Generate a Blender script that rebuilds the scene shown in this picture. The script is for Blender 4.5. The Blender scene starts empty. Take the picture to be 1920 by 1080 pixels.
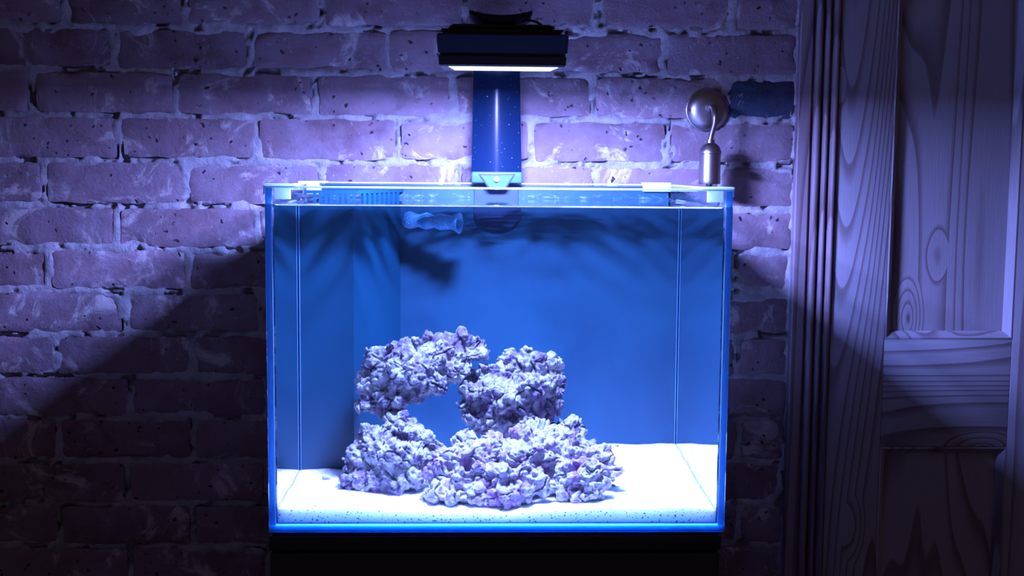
import bpy, bmesh, math, random
import numpy as np
from mathutils import Vector, Matrix, noise, Quaternion
random.seed(7)
SC = bpy.context.scene
COL = SC.collection

# ------------------------------------------------------------------ camera
CAM = Vector((-0.0319, -1.5199, 0.478))
YAW, PITCH, ROLL, FPX = 0.0314, 0.1012, 0.0082, 2223.0
cy, sy, cp, sp, cr, sr = (math.cos(YAW), math.sin(YAW), math.cos(PITCH), math.sin(PITCH), math.cos(ROLL), math.sin(ROLL))
FW = Vector((sy*cp, cy*cp, -sp)); _r = Vector((cy, -sy, 0)); _u = _r.cross(FW)
RT = cr*_r + sr*_u; UP = -sr*_r + cr*_u
cam_data = bpy.data.cameras.new('camera'); cam = bpy.data.objects.new('camera', cam_data); COL.objects.link(cam)
M = Matrix((RT, UP, -FW)).transposed().to_4x4(); M.translation = CAM
cam.matrix_world = M
cam_data.sensor_width = 36; cam_data.lens = 36*FPX/1920; cam_data.clip_start = 0.05; cam_data.clip_end = 50
SC.camera = cam

# ------------------------------------------------------------------ world, lamp light, exposure
LIGHT_COL = (0.245, 0.295, 1.0)
LAMP_W = 72.0
W = bpy.data.worlds.new('room_dusk'); SC.world = W; W.use_nodes = True
W.node_tree.nodes['Background'].inputs[0].default_value = (0.85, 0.62, 0.80, 1)
W.node_tree.nodes['Background'].inputs[1].default_value = 0.048
SC.view_settings.view_transform = 'Standard'; SC.view_settings.look = 'None'
SC.view_settings.exposure = 0.0; SC.view_settings.gamma = 1.0; SC.view_settings.use_curve_mapping = False
cyc = SC.cycles
cyc.use_denoising = True
cyc.max_bounces = 14; cyc.diffuse_bounces = 4; cyc.glossy_bounces = 6; cyc.transmission_bounces = 10; cyc.transparent_max_bounces = 24
cyc.sample_clamp_indirect = 25.0; cyc.caustics_refractive = True; cyc.caustics_reflective = True; cyc.blur_glossy = 0.3

# ------------------------------------------------------------------ placing helpers
def ray(px, py):
    return (FW*FPX + RT*(px-960) - UP*(py-540)).normalized()
def at(px, py, Y):
    """point on the vertical plane y=Y seen at that pixel"""
    d = ray(px, py); return CAM + d*((Y-CAM.y)/d.y)
def uw(px, py, Y):
    """the same for a point under water behind the front pane (refracted)"""
    d = ray(px, py); p = CAM + d*((0-CAM.y)/d.y)
    n = 1/1.33
    dx, dz = d.x*n, d.z*n
    dy = math.sqrt(1-dx*dx-dz*dz)
    return p + Vector((dx, dy, dz))*(Y/dy)

TW, TD, TH = 0.300, 0.4666, 0.4523       # half width, depth, height of the tank
G = 0.010                                # pane thickness
WZ = at(900, 387.5, G).z                 # water level
# ------------------------------------------------------------------ node / material helpers
def mat(name):
    m = bpy.data.materials.new(name); m.use_nodes = True
    nt = m.node_tree
    return m, nt, nt.nodes['Principled BSDF'], nt.nodes['Material Output']
def N(nt, kind, **kw):
    n = nt.nodes.new(kind)
    for k, v in kw.items():
        if k.startswith('i_'):
            n.inputs[k[2:].replace('_', ' ')].default_value = v
        else: setattr(n, k, v)
    return n
def ramp(nt, fac, stops):
    r = nt.nodes.new('ShaderNodeValToRGB'); e = r.color_ramp.elements
    while len(e) < len(stops): e.new(0.5)
    for q, (p, c) in zip(e, stops):
        q.position = p; q.color = (c, c, c, 1) if isinstance(c, (int, float)) else (*c, 1)
    nt.links.new(fac, r.inputs[0]); return r.outputs[0]
def mixc(nt, fac, a, b, blend='MIX'):
    n = nt.nodes.new('ShaderNodeMix'); n.data_type = 'RGBA'; n.blend_type = blend
    for sock, v in ((n.inputs[0], fac), (n.inputs[6], a), (n.inputs[7], b)):
        if hasattr(v, 'links'): nt.links.new(v, sock)
        else: sock.default_value = v if isinstance(v, (int, float)) else (*v, 1)
    return n.outputs[2]
def math_n(nt, op, a, b=0.0, clamp=False):
    n = nt.nodes.new('ShaderNodeMath'); n.operation = op; n.use_clamp = clamp
    for s, v in ((n.inputs[0], a), (n.inputs[1], b)):
        if hasattr(v, 'links'): nt.links.new(v, s)
        else: s.default_value = v
    return n.outputs[0]
def pos(nt, scale=(1, 1, 1), offset_random=None):
    g = nt.nodes.new('ShaderNodeNewGeometry'); mp = nt.nodes.new('ShaderNodeMapping'); mp.inputs['Scale'].default_value = scale
    nt.links.new(g.outputs['Position'], mp.inputs[0]); return mp.outputs[0]
def noise_t(nt, vec, scale, detail=4, rough=0.6, dist=0.0):
    n = N(nt, 'ShaderNodeTexNoise'); n.inputs['Scale'].default_value = scale; n.inputs['Detail'].default_value = detail
    n.inputs['Roughness'].default_value = rough; n.inputs['Distortion'].default_value = dist
    nt.links.new(vec, n.inputs['Vector']); return n.outputs['Fac']
def voro(nt, vec, scale, feature='F1'):
    n = N(nt, 'ShaderNodeTexVoronoi'); n.feature = feature; n.inputs['Scale'].default_value = scale
    nt.links.new(vec, n.inputs['Vector']); return n.outputs['Distance']
def bump(nt, bsdf, height, strength=0.5, dist=0.002, prev=None):
    b = nt.nodes.new('ShaderNodeBump'); b.inputs['Strength'].default_value = strength; b.inputs['Distance'].default_value = dist
    nt.links.new(height, b.inputs['Height'])
    if prev is not None: nt.links.new(prev, b.inputs['Normal'])
    if bsdf is not None: nt.links.new(b.outputs[0], bsdf.inputs['Normal'])
    return b.outputs[0]
def plain(name, col, rough=0.5, metal=0.0, spec=None):
    m, nt, b, o = mat(name); b.inputs['Base Color'].default_value = (*col, 1)
    b.inputs['Roughness'].default_value = rough; b.inputs['Metallic'].default_value = metal
    if spec is not None: b.inputs['Specular IOR Level'].default_value = spec
    v = pos(nt); bump(nt, b, noise_t(nt, v, 900, 3), 0.06, 0.0004)
    return m

# brick
def brick_material(name, dark):
    m, nt, b, o = mat(name); L = nt.links
    v = pos(nt)
    oi = nt.nodes.new('ShaderNodeObjectInfo'); rnd = oi.outputs['Random']
    if dark: c0, c1 = (0.015, 0.035, 0.07), (0.03, 0.05, 0.09)
    else: c0, c1 = (0.155, 0.085, 0.092), (0.25, 0.155, 0.17)
    base = mixc(nt, rnd, c0, c1)
    n1 = ramp(nt, noise_t(nt, v, 14, 5, 0.65), [(0.3, 0.0), (0.7, 1.0)])
    base = mixc(nt, n1, base, mixc(nt, 0.08 if dark else 0.6, base, (0.30, 0.27, 0.32)))
    # soot darkening in patches
    n2 = ramp(nt, noise_t(nt, v, 9, 4, 0.7, 0.6), [(0.56, 0.0), (0.72, 0.6)])
    base = mixc(nt, n2, base, (0.085, 0.06, 0.065))
    # lime and mortar smears
    n3 = ramp(nt, noise_t(nt, v, 11, 7, 0.72, 1.2), [(0.55, 0.0), (0.64, 0.75)])
    base = mixc(nt, n3, base, (0.55, 0.50, 0.47))
    n4 = ramp(nt, noise_t(nt, v, 160, 3, 0.6), [(0.69, 0.0), (0.73, 0.6)])
    base = mixc(nt, n4, base, (0.6, 0.56, 0.52))
    # pits
    wv = nt.nodes.new('ShaderNodeVectorMath'); wv.operation = 'ADD'; nz_ = N(nt, 'ShaderNodeTexNoise'); nz_.inputs['Scale'].default_value = 90; L.new(v, nz_.inputs['Vector'])
    vs_ = nt.nodes.new('ShaderNodeVectorMath'); vs_.operation = 'SCALE'; vs_.inputs[3].default_value = 0.014; L.new(nz_.outputs['Color'], vs_.inputs[0]); L.new(v, wv.inputs[0]); L.new(vs_.outputs[0], wv.inputs[1])
    p1 = ramp(nt, voro(nt, wv.outputs[0], 60), [(0.12, 0.0), (0.2, 1.0)])
    gate = ramp(nt, noise_t(nt, v, 38, 3), [(0.40, 1.0), (0.47, 0.0)])
    gate = math_n(nt, 'SUBTRACT', 1.0, math_n(nt, 'SUBTRACT', 1.0, gate)); gate = ramp(nt, noise_t(nt, v, 31, 3), [(0.52, 1.0), (0.57, 0.0)])
    pit = math_n(nt, 'MAXIMUM', p1, gate)
    base = mixc(nt, pit, (0.035, 0.025, 0.03), base)
    L.new(base, b.inputs['Base Color']); b.inputs['Roughness'].default_value = 0.82; b.inputs['Specular IOR Level'].default_value = 0.35
    b1 = bump(nt, None, noise_t(nt, v, 60, 8, 0.7, 0.5), 0.7, 0.004)
    b2 = bump(nt, b, pit, 0.8, 0.003, b1)
    return m
MAT_BRICK = brick_material('weathered_brick', False)
MAT_BRICK_DARK = brick_material('blue_black_brick', True)
def mortar_material():
    m, nt, b, o = mat('lime_mortar'); L = nt.links; v = pos(nt)
    c = mixc(nt, ramp(nt, noise_t(nt, v, 30, 6, 0.7), [(0.35, 0.0), (0.7, 1.0)]), (0.34, 0.32, 0.33), (0.54, 0.52, 0.52))
    c = mixc(nt, ramp(nt, noise_t(nt, v, 8, 4, 0.6), [(0.55, 0.0), (0.75, 0.5)]), c, (0.20, 0.17, 0.17))
    L.new(c, b.inputs['Base Color']); b.inputs['Roughness'].default_value = 0.9; b.inputs['Specular IOR Level'].default_value = 0.2
    b1 = bump(nt, None, noise_t(nt, v, 55, 6, 0.7, 0.8), 0.8, 0.006)
    bump(nt, b, noise_t(nt, v, 200, 7, 0.75), 0.9, 0.003, b1)
    return m
MAT_MORTAR = mortar_material()

def wood_material(name, vertical=True, seed=0.0, tint=(1, 1, 1), knot=(0.09, 0.3)):
    """old pine: growth-ring bands around a core lying just behind the face, with knots"""
    m, nt, b, o = mat(name); L = nt.links
    g = nt.nodes.new('ShaderNodeNewGeometry'); sep = nt.nodes.new('ShaderNodeSeparateXYZ'); L.new(g.outputs['Position'], sep.inputs[0])
    comb = nt.nodes.new('ShaderNodeCombineXYZ')
    a, l = ('X', 'Z') if vertical else ('Z', 'X')
    # stretch along the grain
    L.new(math_n(nt, 'ADD', sep.outputs[a], seed), comb.inputs[0]); L.new(math_n(nt, 'MULTIPLY', sep.outputs[l], 0.07), comb.inputs[1]); L.new(math_n(nt, 'MULTIPLY', sep.outputs['Y'], 0.4), comb.inputs[2])
    v = comb.outputs[0]
    comb2 = nt.nodes.new('ShaderNodeCombineXYZ')
    L.new(math_n(nt, 'ADD', sep.outputs[a], seed*1.7+0.31), comb2.inputs[0]); L.new(math_n(nt, 'MULTIPLY', sep.outputs[l], 0.38), comb2.inputs[1])
    kd = voro(nt, comb2.outputs[0], 7.5)
    kn = ramp(nt, kd, [(0.025, 1.0), (0.05, 0.0)])
    halo = ramp(nt, kd, [(0.0, 1.0), (0.22, 0.0)])
    big = math_n(nt, 'ADD', noise_t(nt, v, 8.0, 0.6, 0.4, 0.0), math_n(nt, 'MULTIPLY', halo, 0.16))
    rings = math_n(nt, 'MULTIPLY', big, 24.0)
    fr = math_n(nt, 'FRACT', rings)
    band = ramp(nt, fr, [(0.0, 0.05), (0.6, 0.12), (0.88, 0.85), (0.96, 0.8), (1.0, 0.05)])
    fine_c = nt.nodes.new('ShaderNodeCombineXYZ')
    L.new(sep.outputs[a], fine_c.inputs[0]); L.new(math_n(nt, 'MULTIPLY', sep.outputs[l], 0.03), fine_c.inputs[1])
    fine = noise_t(nt, fine_c.outputs[0], 420, 3)
    light = tuple(x*t for x, t in zip((0.40, 0.40, 0.45), tint)); darkc = tuple(x*t for x, t in zip((0.15, 0.115, 0.125), tint))
    c = mixc(nt, band, light, darkc)
    c = mixc(nt, math_n(nt, 'MULTIPLY', fine, 0.35), c, darkc)
    c = mixc(nt, kn, c, (0.07, 0.035, 0.025))
    c = mixc(nt, ramp(nt, noise_t(nt, v, 4, 3), [(0.45, 0.0), (0.75, 0.35)]), c, (0.14, 0.09, 0.08))
    L.new(c, b.inputs['Base Color']); b.inputs['Roughness'].default_value = 0.55
    bump(nt, b, math_n(nt, 'ADD', band, fine), 0.25, 0.0012)
    return m
MAT_WOOD_V = wood_material('stripped_pine_upright', True, 0.0)
MAT_WOOD_V2 = wood_material('stripped_pine_panel', True, 3.37)
MAT_WOOD_H = wood_material('stripped_pine_rail', False, 1.2)
MAT_TRIM = wood_material('stained_pine_trim', True, 5.1, (0.78, 0.62, 0.6))

# glass: clear sheet
def glass_material():
    m, nt, b, o = mat('clear_glass'); nt.nodes.remove(b); L = nt.links
    t = N(nt, 'ShaderNodeBsdfTransparent'); t.inputs[0].default_value = (0.93, 0.975, 0.985, 1)
    g = N(nt, 'ShaderNodeBsdfGlossy'); g.inputs['Roughness'].default_value = 0.02
    f = N(nt, 'ShaderNodeFresnel'); f.inputs[0].default_value = 1.45
    v = pos(nt); dust = ramp(nt, noise_t(nt, v, 700, 2), [(0.755, 0.0), (0.78, 0.5)])
    d = N(nt, 'ShaderNodeBsdfDiffuse'); d.inputs[0].default_value = (0.8, 0.85, 0.9, 1)
    bf = N(nt, 'ShaderNodeNewGeometry')      # a sheet mirrors at its entry face only, its exit face just lets through
    fac = math_n(nt, 'MULTIPLY', f.outputs[0], math_n(nt, 'SUBTRACT', 1.0, bf.outputs['Backfacing']))
    mx = N(nt, 'ShaderNodeMixShader'); L.new(fac, mx.inputs[0]); L.new(t.outputs[0], mx.inputs[1]); L.new(g.outputs[0], mx.inputs[2])
    mx2 = N(nt, 'ShaderNodeMixShader'); L.new(math_n(nt, 'MULTIPLY', dust, 0.25), mx2.inputs[0]); L.new(mx.outputs[0], mx2.inputs[1]); L.new(d.outputs[0], mx2.inputs[2])
    L.new(mx2.outputs[0], o.inputs[0]); return m
MAT_GLASS = glass_material()
def edge_material(name, col, trans):
    m, nt, b, o = mat(name); nt.nodes.remove(b); L = nt.links
    d = N(nt, 'ShaderNodeBsdfDiffuse'); d.inputs[0].default_value = (*col, 1)
    t = N(nt, 'ShaderNodeBsdfTranslucent'); t.inputs[0].default_value = (*col, 1)
    v = pos(nt, (1, 1, 0.2)); 
    mx = N(nt, 'ShaderNodeMixShader'); mx.inputs[0].default_value = trans; L.new(d.outputs[0], mx.inputs[1]); L.new(t.outputs[0], mx.inputs[2])
    g = N(nt, 'ShaderNodeBsdfGlossy'); g.inputs['Roughness'].default_value = 0.2
    mx2 = N(nt, 'ShaderNodeMixShader'); mx2.inputs[0].default_value = 0.06; L.new(mx.outputs[0], mx2.inputs[1]); L.new(g.outputs[0], mx2.inputs[2])
    L.new(mx2.outputs[0], o.inputs[0]); return m
MAT_EDGE = edge_material('polished_glass_edge', (0.32, 0.72, 1.0), 0.6)  # light-blue tint stands in for light trapped inside the clear pane
def base_material():
    m, nt, b, o = mat('base_glass_guided_glow'); b.inputs['Base Color'].default_value = (0.10, 0.55, 0.95, 1)  # blue put into the colour for light guided along the base glass
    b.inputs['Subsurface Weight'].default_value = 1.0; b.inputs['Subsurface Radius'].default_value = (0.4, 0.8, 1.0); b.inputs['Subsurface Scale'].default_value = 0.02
    b.inputs['Roughness'].default_value = 0.3; return m
MAT_BASE = base_material()
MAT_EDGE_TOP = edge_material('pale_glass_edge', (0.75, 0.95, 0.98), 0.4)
MAT_CLIP = edge_material('frosted_clear_plastic', (0.8, 0.92, 0.95), 0.5)
MAT_SEAM = edge_material('clear_silicone', (0.12, 0.32, 0.50), 0.4)
def water_material():
    m, nt, b, o = mat('sea_water'); nt.nodes.remove(b); L = nt.links
    g = N(nt, 'ShaderNodeBsdfRefraction'); g.inputs['Color'].default_value = (0.95, 0.985, 1.0, 1); g.inputs['IOR'].default_value = 1.33; g.inputs['Roughness'].default_value = 0.0
    s = N(nt, 'ShaderNodeBsdfGlass'); s.inputs['Color'].default_value = (0.94, 0.985, 1.0, 1); s.inputs['IOR'].default_value = 1.33; s.inputs['Roughness'].default_value = 0.0
    L.new(s.outputs[0], o.inputs[0]); return m
MAT_WATER = water_material()
def sand_material():
    m, nt, b, o = mat('white_aragonite_sand'); L = nt.links; v = pos(nt)
    c = mixc(nt, noise_t(nt, v, 700, 2), (0.86, 0.90, 0.88), (0.96, 0.97, 0.95))
    grains = ramp(nt, noise_t(nt, v, 330, 2, 0.5), [(0.33, 1.0), (0.37, 0.0)])
    c = mixc(nt, grains, c, (0.10, 0.13, 0.16))
    g2 = ramp(nt, noise_t(nt, v, 90, 2, 0.5, 0.5), [(0.25, 1.0), (0.28, 0.0)])
    c = mixc(nt, g2, c, (0.08, 0.16, 0.35))
    L.new(c, b.inputs['Base Color']); b.inputs['Roughness'].default_value = 0.9
    b.inputs['Subsurface Weight'].default_value = 0.85
    b.inputs['Subsurface Radius'].default_value = (0.6, 1.0, 1.0); b.inputs['Subsurface Scale'].default_value = 0.05
    bump(nt, b, noise_t(nt, v, 500, 3), 0.4, 0.001)
    return m
MAT_SAND = sand_material()
def rock_material(name, c_hi, c_lo, c_purple, amount):
    m, nt, b, o = mat(name); L = nt.links; v = pos(nt)
    c = mixc(nt, ramp(nt, noise_t(nt, v, 60, 7, 0.7, 0.4), [(0.36, 0.0), (0.53, 1.0)]), c_lo, c_hi)
    c = mixc(nt, math_n(nt, 'MULTIPLY', ramp(nt, noise_t(nt, v, 32, 5, 0.65, 0.8), [(0.47, 0.0), (0.6, 1.0)]), amount), c, c_purple)
    pit = ramp(nt, voro(nt, v, 260), [(0.12, 0.0), (0.30, 1.0)])
    gate = ramp(nt, noise_t(nt, v, 70, 3), [(0.50, 1.0), (0.56, 0.0)])
    pit = math_n(nt, 'MAXIMUM', pit, gate)
    c = mixc(nt, pit, tuple(x*0.25 for x in c_lo), c)
    L.new(c, b.inputs['Base Color']); b.inputs['Roughness'].default_value = 0.8; b.inputs['Specular IOR Level'].default_value = 0.3
    b1 = bump(nt, None, noise_t(nt, v, 230, 8, 0.8), 1.0, 0.005)
    bump(nt, b, pit, 0.7, 0.002, b1)
    return m
MAT_ROCK = rock_material('live_rock', (0.85, 0.84, 0.80), (0.13, 0.09, 0.16), (0.22, 0.11, 0.27), 0.75)
MAT_ROCK_PALE = rock_material('coralline_rock', (0.97, 0.95, 0.92), (0.60, 0.48, 0.60), (0.56, 0.30, 0.56), 0.95)
MAT_SHELL = rock_material('bleached_shell', (0.9, 0.9, 0.88), (0.75, 0.75, 0.75), (0.7, 0.7, 0.7), 0.2)
def film_material():
    m, nt, b, o = mat('blue_background_film'); L = nt.links; v = pos(nt)
    n1 = ramp(nt, noise_t(nt, v, 7, 4, 0.6, 0.5), [(0.35, 0.0), (0.65, 1.0)])
    c = mixc(nt, n1, (0.003, 0.044, 0.080), (0.006, 0.062, 0.102))
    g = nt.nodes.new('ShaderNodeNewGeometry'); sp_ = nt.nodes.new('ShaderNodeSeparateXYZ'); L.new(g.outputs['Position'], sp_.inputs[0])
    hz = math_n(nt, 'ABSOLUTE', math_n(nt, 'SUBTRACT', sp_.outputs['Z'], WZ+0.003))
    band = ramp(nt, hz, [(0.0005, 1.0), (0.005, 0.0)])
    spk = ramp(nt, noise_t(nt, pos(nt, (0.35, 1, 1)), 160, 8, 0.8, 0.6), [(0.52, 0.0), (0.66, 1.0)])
    c = mixc(nt, math_n(nt, 'MULTIPLY', band, math_n(nt, 'MULTIPLY', spk, 0.5)), c, (0.4, 0.55, 0.6))  # waterline band: salt specks, with the water's sparkle painted in as pale colour
    L.new(c, b.inputs['Base Color']); b.inputs['Roughness'].default_value = 0.45; return m
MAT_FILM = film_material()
MAT_WEIR = plain('dark_blue_acrylic', (0.003, 0.050, 0.085), 0.4)
def arm_material():
    m, nt, b, o = mat('gloss_black_arm_salt_flecked'); v = pos(nt)
    fl = ramp(nt, noise_t(nt, v, 420, 1), [(0.775, 0.0), (0.79, 1.0)])
    nt.links.new(mixc(nt, fl, (0.003, 0.014, 0.04), (0.8, 0.85, 0.9)), b.inputs['Base Color'])
    b.inputs['Roughness'].default_value = 0.27; b.inputs['Anisotropic'].default_value = 0.0; b.inputs['Specular IOR Level'].default_value = 0.3
    return m
MAT_BLACK = plain('black_lacquer', (0.006, 0.006, 0.010), 0.35)
MAT_HOUSING = plain('navy_black_plastic', (0.012, 0.035, 0.075), 0.4)
MAT_BLACKP = plain('matt_black_plastic', (0.006, 0.006, 0.008), 0.5)
MAT_ARM = arm_material()
MAT_MOUNT = plain('blue_grey_mount_plastic', (0.05, 0.13, 0.22), 0.25)
MAT_SCREW = plain('white_plastic_screw', (0.85, 0.85, 0.85), 0.4)
MAT_NICKEL = plain('brushed_nickel', (0.42, 0.38, 0.38), 0.36, 1.0)
MAT_DARKMETAL = plain('dark_socket_interior', (0.10, 0.09, 0.09), 0.4, 1.0)
def nozzle_material():
    m, nt, b, o = mat('grey_blue_nozzle_plastic'); L = nt.links; v = pos(nt)
    d = ramp(nt, noise_t(nt, v, 750, 2), [(0.58, 0.0), (0.66, 1.0)])
    low = ramp(nt, noise_t(nt, v, 60, 2), [(0.42, 0.0), (0.55, 1.0)])
    c = mixc(nt, math_n(nt, 'MULTIPLY', d, low), (0.05, 0.30, 0.50), (0.9, 0.95, 1.0))
    L.new(c, b.inputs['Base Color']); b.inputs['Roughness'].default_value = 0.45; return m
MAT_NOZZLE = nozzle_material()
def led_material():
    m, nt, b, o = mat('lit_led_lens'); nt.nodes.remove(b)
    e = N(nt, 'ShaderNodeEmission'); e.inputs[0].default_value = (0.75, 0.85, 1.0, 1); e.inputs[1].default_value = 3.0
    nt.links.new(e.outputs[0], o.inputs[0]); return m
MAT_LED = led_material()
def floor_material():
    m, nt, b, o = mat('dark_floorboards'); v = pos(nt, (0.3, 1, 1))
    nt.links.new(mixc(nt, noise_t(nt, v, 20, 4), (0.05, 0.035, 0.03), (0.10, 0.07, 0.055)), b.inputs['Base Color']); b.inputs['Roughness'].default_value = 0.6; return m
MAT_FLOOR = floor_material()

# ------------------------------------------------------------------ mesh helpers
def link(name, me, m=None, parent=None, smooth=False):
    o = bpy.data.objects.new(name, me); COL.objects.link(o)
    if m is not None: me.materials.append(m)
    if parent is not None: o.parent = parent
    if smooth:
        me.polygons.foreach_set('use_smooth', [True]*len(me.polygons))
    return o
def obj(name, bm, m, parent=None, smooth=False, autosmooth=None):
    me = bpy.data.meshes.new(name)
    bmesh.ops.recalc_face_normals(bm, faces=bm.faces)
    bm.to_mesh(me); bm.free()
    o = link(name, me, m, parent, smooth or autosmooth is not None)
    if autosmooth is not None:
        try: me.set_sharp_from_angle(angle=math.radians(autosmooth))
        except Exception: pass
    return o
def thing(name, label, cat, group=None, loc=(0, 0, 0)):
    o = bpy.data.objects.new(name, None); COL.objects.link(o); o.location = loc; o.empty_display_size = 0.02
    o['label'] = label; o['category'] = cat
    if group: o['group'] = group
    return o
def add_box(bm, x0, x1, y0, y1, z0, z1, bevel=0.0, seg=2):
    vs = [bm.verts.new((x, y, z)) for x in (x0, x1) for y in (y0, y1) for z in (z0, z1)]
    f = [(0, 1, 3, 2), (4, 6, 7, 5), (0, 4, 5, 1), (2, 3, 7, 6), (0, 2, 6, 4), (1, 5, 7, 3)]
    fs = [bm.faces.new([vs[i] for i in q]) for q in f]
    if bevel > 0:
        es = list({e for q in fs for e in q.edges})
        bmesh.ops.bevel(bm, geom=es, offset=bevel, segments=seg, affect='EDGES', profile=0.5)
def box(name, x0, x1, y0, y1, z0, z1, m, parent=None, bevel=0.0, seg=2):
    bm = bmesh.new(); add_box(bm, x0, x1, y0, y1, z0, z1, bevel, seg)
    return obj(name, bm, m, parent, autosmooth=35 if bevel else None)
def add_loft(bm, rings, closed=True, cap=True):
    R = [[bm.verts.new(p) for p in r] for r in rings]
    n = len(R[0])
    for a, b2 in zip(R, R[1:]):
        for i in range(n if closed else n-1):
            j = (i+1) % n
            bm.faces.new((a[i], a[j], b2[j], b2[i]))
    if cap and closed:
        bm.faces.new(R[0][::-1]); bm.faces.new(R[-1])
    return R
def tube_rings(path, radii, n=16):
    rings = []; path = [Vector(p) for p in path]; up = None
    for i, p in enumerate(path):
        t = (path[min(i+1, len(path)-1)] - path[max(i-1, 0)]).normalized()
        if up is None:
            up = Vector((0, 0, 1)) if abs(t.z) < 0.9 else Vector((0, 1, 0))
        s = t.cross(up).normalized(); up = s.cross(t).normalized()
        r = radii[i] if isinstance(radii, (list, tuple)) else radii
        rings.append([p + (s*math.cos(a) + up*math.sin(a))*r for a in (2*math.pi*k/n for k in range(n))])
    return rings
def tube(name, path, radii, m, parent=None, n=16, cap=True):
    bm = bmesh.new(); add_loft(bm, tube_rings(path, radii, n), True, cap)
    return obj(name, bm, m, parent, autosmooth=50)
def extrude_poly(name, pts, vec, m, parent=None, bevel=0.0, autos=35):
    bm = bmesh.new(); vec = Vector(vec)
    a = [bm.verts.new(p) for p in pts]; b2 = [bm.verts.new(Vector(p)+vec) for p in pts]
    bm.faces.new(a[::-1]); bm.faces.new(b2)
    for i in range(len(pts)):
        j = (i+1) % len(pts); bm.faces.new((a[i], a[j], b2[j], b2[i]))
    if bevel: bmesh.ops.bevel(bm, geom=list(bm.edges), offset=bevel, segments=2, affect='EDGES')
    return obj(name, bm, m, parent, autosmooth=autos)
def fbm(p, oct=4, lac=2.1, gain=0.5):
    a, s, f = 1.0, 0.0, 1.0
    for _ in range(oct):
        s += a*noise.noise(p*f); f *= lac; a *= gain
    return s

# ------------------------------------------------------------------ dimensions
YW = TD + 0.035                          # face of the brick wall
FLOOR_Z = -0.80

# ================================================================== STRUCTURE
fl = box('floor', -2.6, 2.6, -2.2, YW+0.2, FLOOR_Z-0.05, FLOOR_Z, MAT_FLOOR); fl['kind'] = 'structure'

# ---- courses and joints, in wall coordinates
course_px = [-118, -34, 48, 132, 216, 300, 385, 465.5, 546, 627, 706, 784, 865, 946, 1025, 1103, 1180]
joints_px = {0: [-40, 222, 482, 745, 1000, 1250], 1: [118, 348, 606, 870, 1122, 1375], 2: [210, 468, 728, 986, 1245], 3: [60, 328, 590, 850, 1112, 1362],
             4: [222, 482, 745, 995, 1252], 5: [84, 347, 602, 860, 1118, 1352], 6: [218, 481, 742, 1000, 1250], 7: [92, 350, 608, 866, 1122, 1376],
             8: [230, 492, 750, 1008, 1262], 9: [103, 358, 616, 874, 1132, 1380], 10: [243, 500, 757, 1012, 1266], 11: [110, 362, 620, 878, 1132, 1382],
             12: [240, 498, 755, 1010, 1262], 13: [112, 362, 620, 876, 1130, 1382], 14: [243, 500, 757, 1010, 1262], 15: [112, 366, 622, 876, 1130, 1380]}
XR = at(1493, 300, YW).x                 # where the brickwork stops at the door lining
rnd = random.Random(11)
cells = []
for ci in range(len(course_px)-1):
    z1 = at(110, course_px[ci], YW).z; z0 = at(110, course_px[ci+1], YW).z
    zm = (z0+z1)/2; ypx = (course_px[ci]+course_px[ci+1])/2
    js = [at(j, ypx, YW).x for j in joints_px[ci]]
    step = 0.2375
    while js[0] > -1.25: js.insert(0, js[0]-step)
    js.append(XR)
    for a, b2 in zip(js, js[1:]):
        cells.append((ci, a, b2, z0, z1))
wall = bpy.data.objects.new('wall_back', None); COL.objects.link(wall); wall['kind'] = 'structure'; wall.location = (0, 0, 0)

def brick_mesh(x0, x1, z0, z1, rs):
    w, h = x1-x0, z1-z0; NX, NZ = max(6, int(w/0.012)), 8
    bm = bmesh.new(); off = Vector((rs.uniform(-50, 50), rs.uniform(-50, 50), rs.uniform(-50, 50)))
    tiltx, tiltz, d0 = rs.uniform(-0.010, 0.010), rs.uniform(-0.02, 0.02), rs.uniform(-0.0025, 0.0015)
    grid = []
    for j in range(NZ+1):
        row = []
        for i in range(NX+1):
            u, v = i/NX, j/NZ
            # concentrate points near the borders
            uu = 0.5-0.5*math.cos(math.pi*u)*(0.25) - (0.5-u)*0.75 if True else u
            uu = u*0.75 + 0.25*(0.5-0.5*math.cos(math.pi*u)); vv = v*0.6 + 0.4*(0.5-0.5*math.cos(math.pi*v))
            x = (uu-0.5)*w; z = (vv-0.5)*h
            # rounded corners, ragged outline
            ex, ez = w/2-abs(x), h/2-abs(z)
            rc = 0.008
            if ex < rc and ez < rc:
                k = math.hypot(rc-ex, rc-ez)
                if k > rc:
                    q = rc/k; x = math.copysign(w/2-rc+(rc-ex)*q, x); z = math.copysign(h/2-rc+(rc-ez)*q, z)
            n = fbm(Vector((x*22, z*22, 0))+off, 3)*0.0022
            e = min(ex, ez)
            x += noise.noise(Vector((x*34, z*34, 3))+off)*0.0048*(1 if e < 0.01 else 0.2); z += noise.noise(Vector((x*34, z*34, 9))+off)*0.0044*(1 if e < 0.01 else 0.2)
            edge = max(0.0, 1-e/0.007)
            chip = max(0.0, noise.noise(Vector((x*30, z*30, 20))+off)-0.25)*0.02*max(0, 1-e/0.018)
            y = d0 + tiltx*x + tiltz*z + n*1.3 + 0.0020*edge**2 + chip
            row.append(bm.verts.new((x, y, z)))
        grid.append(row)
    for j in range(NZ):
        for i in range(NX):
            bm.faces.new((grid[j][i], grid[j][i+1], grid[j+1][i+1], grid[j+1][i]))
    loop = grid[0][:] + [grid[j][NX] for j in range(1, NZ+1)] + grid[NZ][-2::-1] + [grid[j][0] for j in range(NZ-1, 0, -1)]
    back = [bm.verts.new((v.co.x*0.995, 0.035, v.co.z*0.99)) for v in loop]
    for i in range(len(loop)):
        j = (i+1) % len(loop); bm.faces.new((loop[j], loop[i], back[i], back[j]))
    return bm
brect = []
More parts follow.
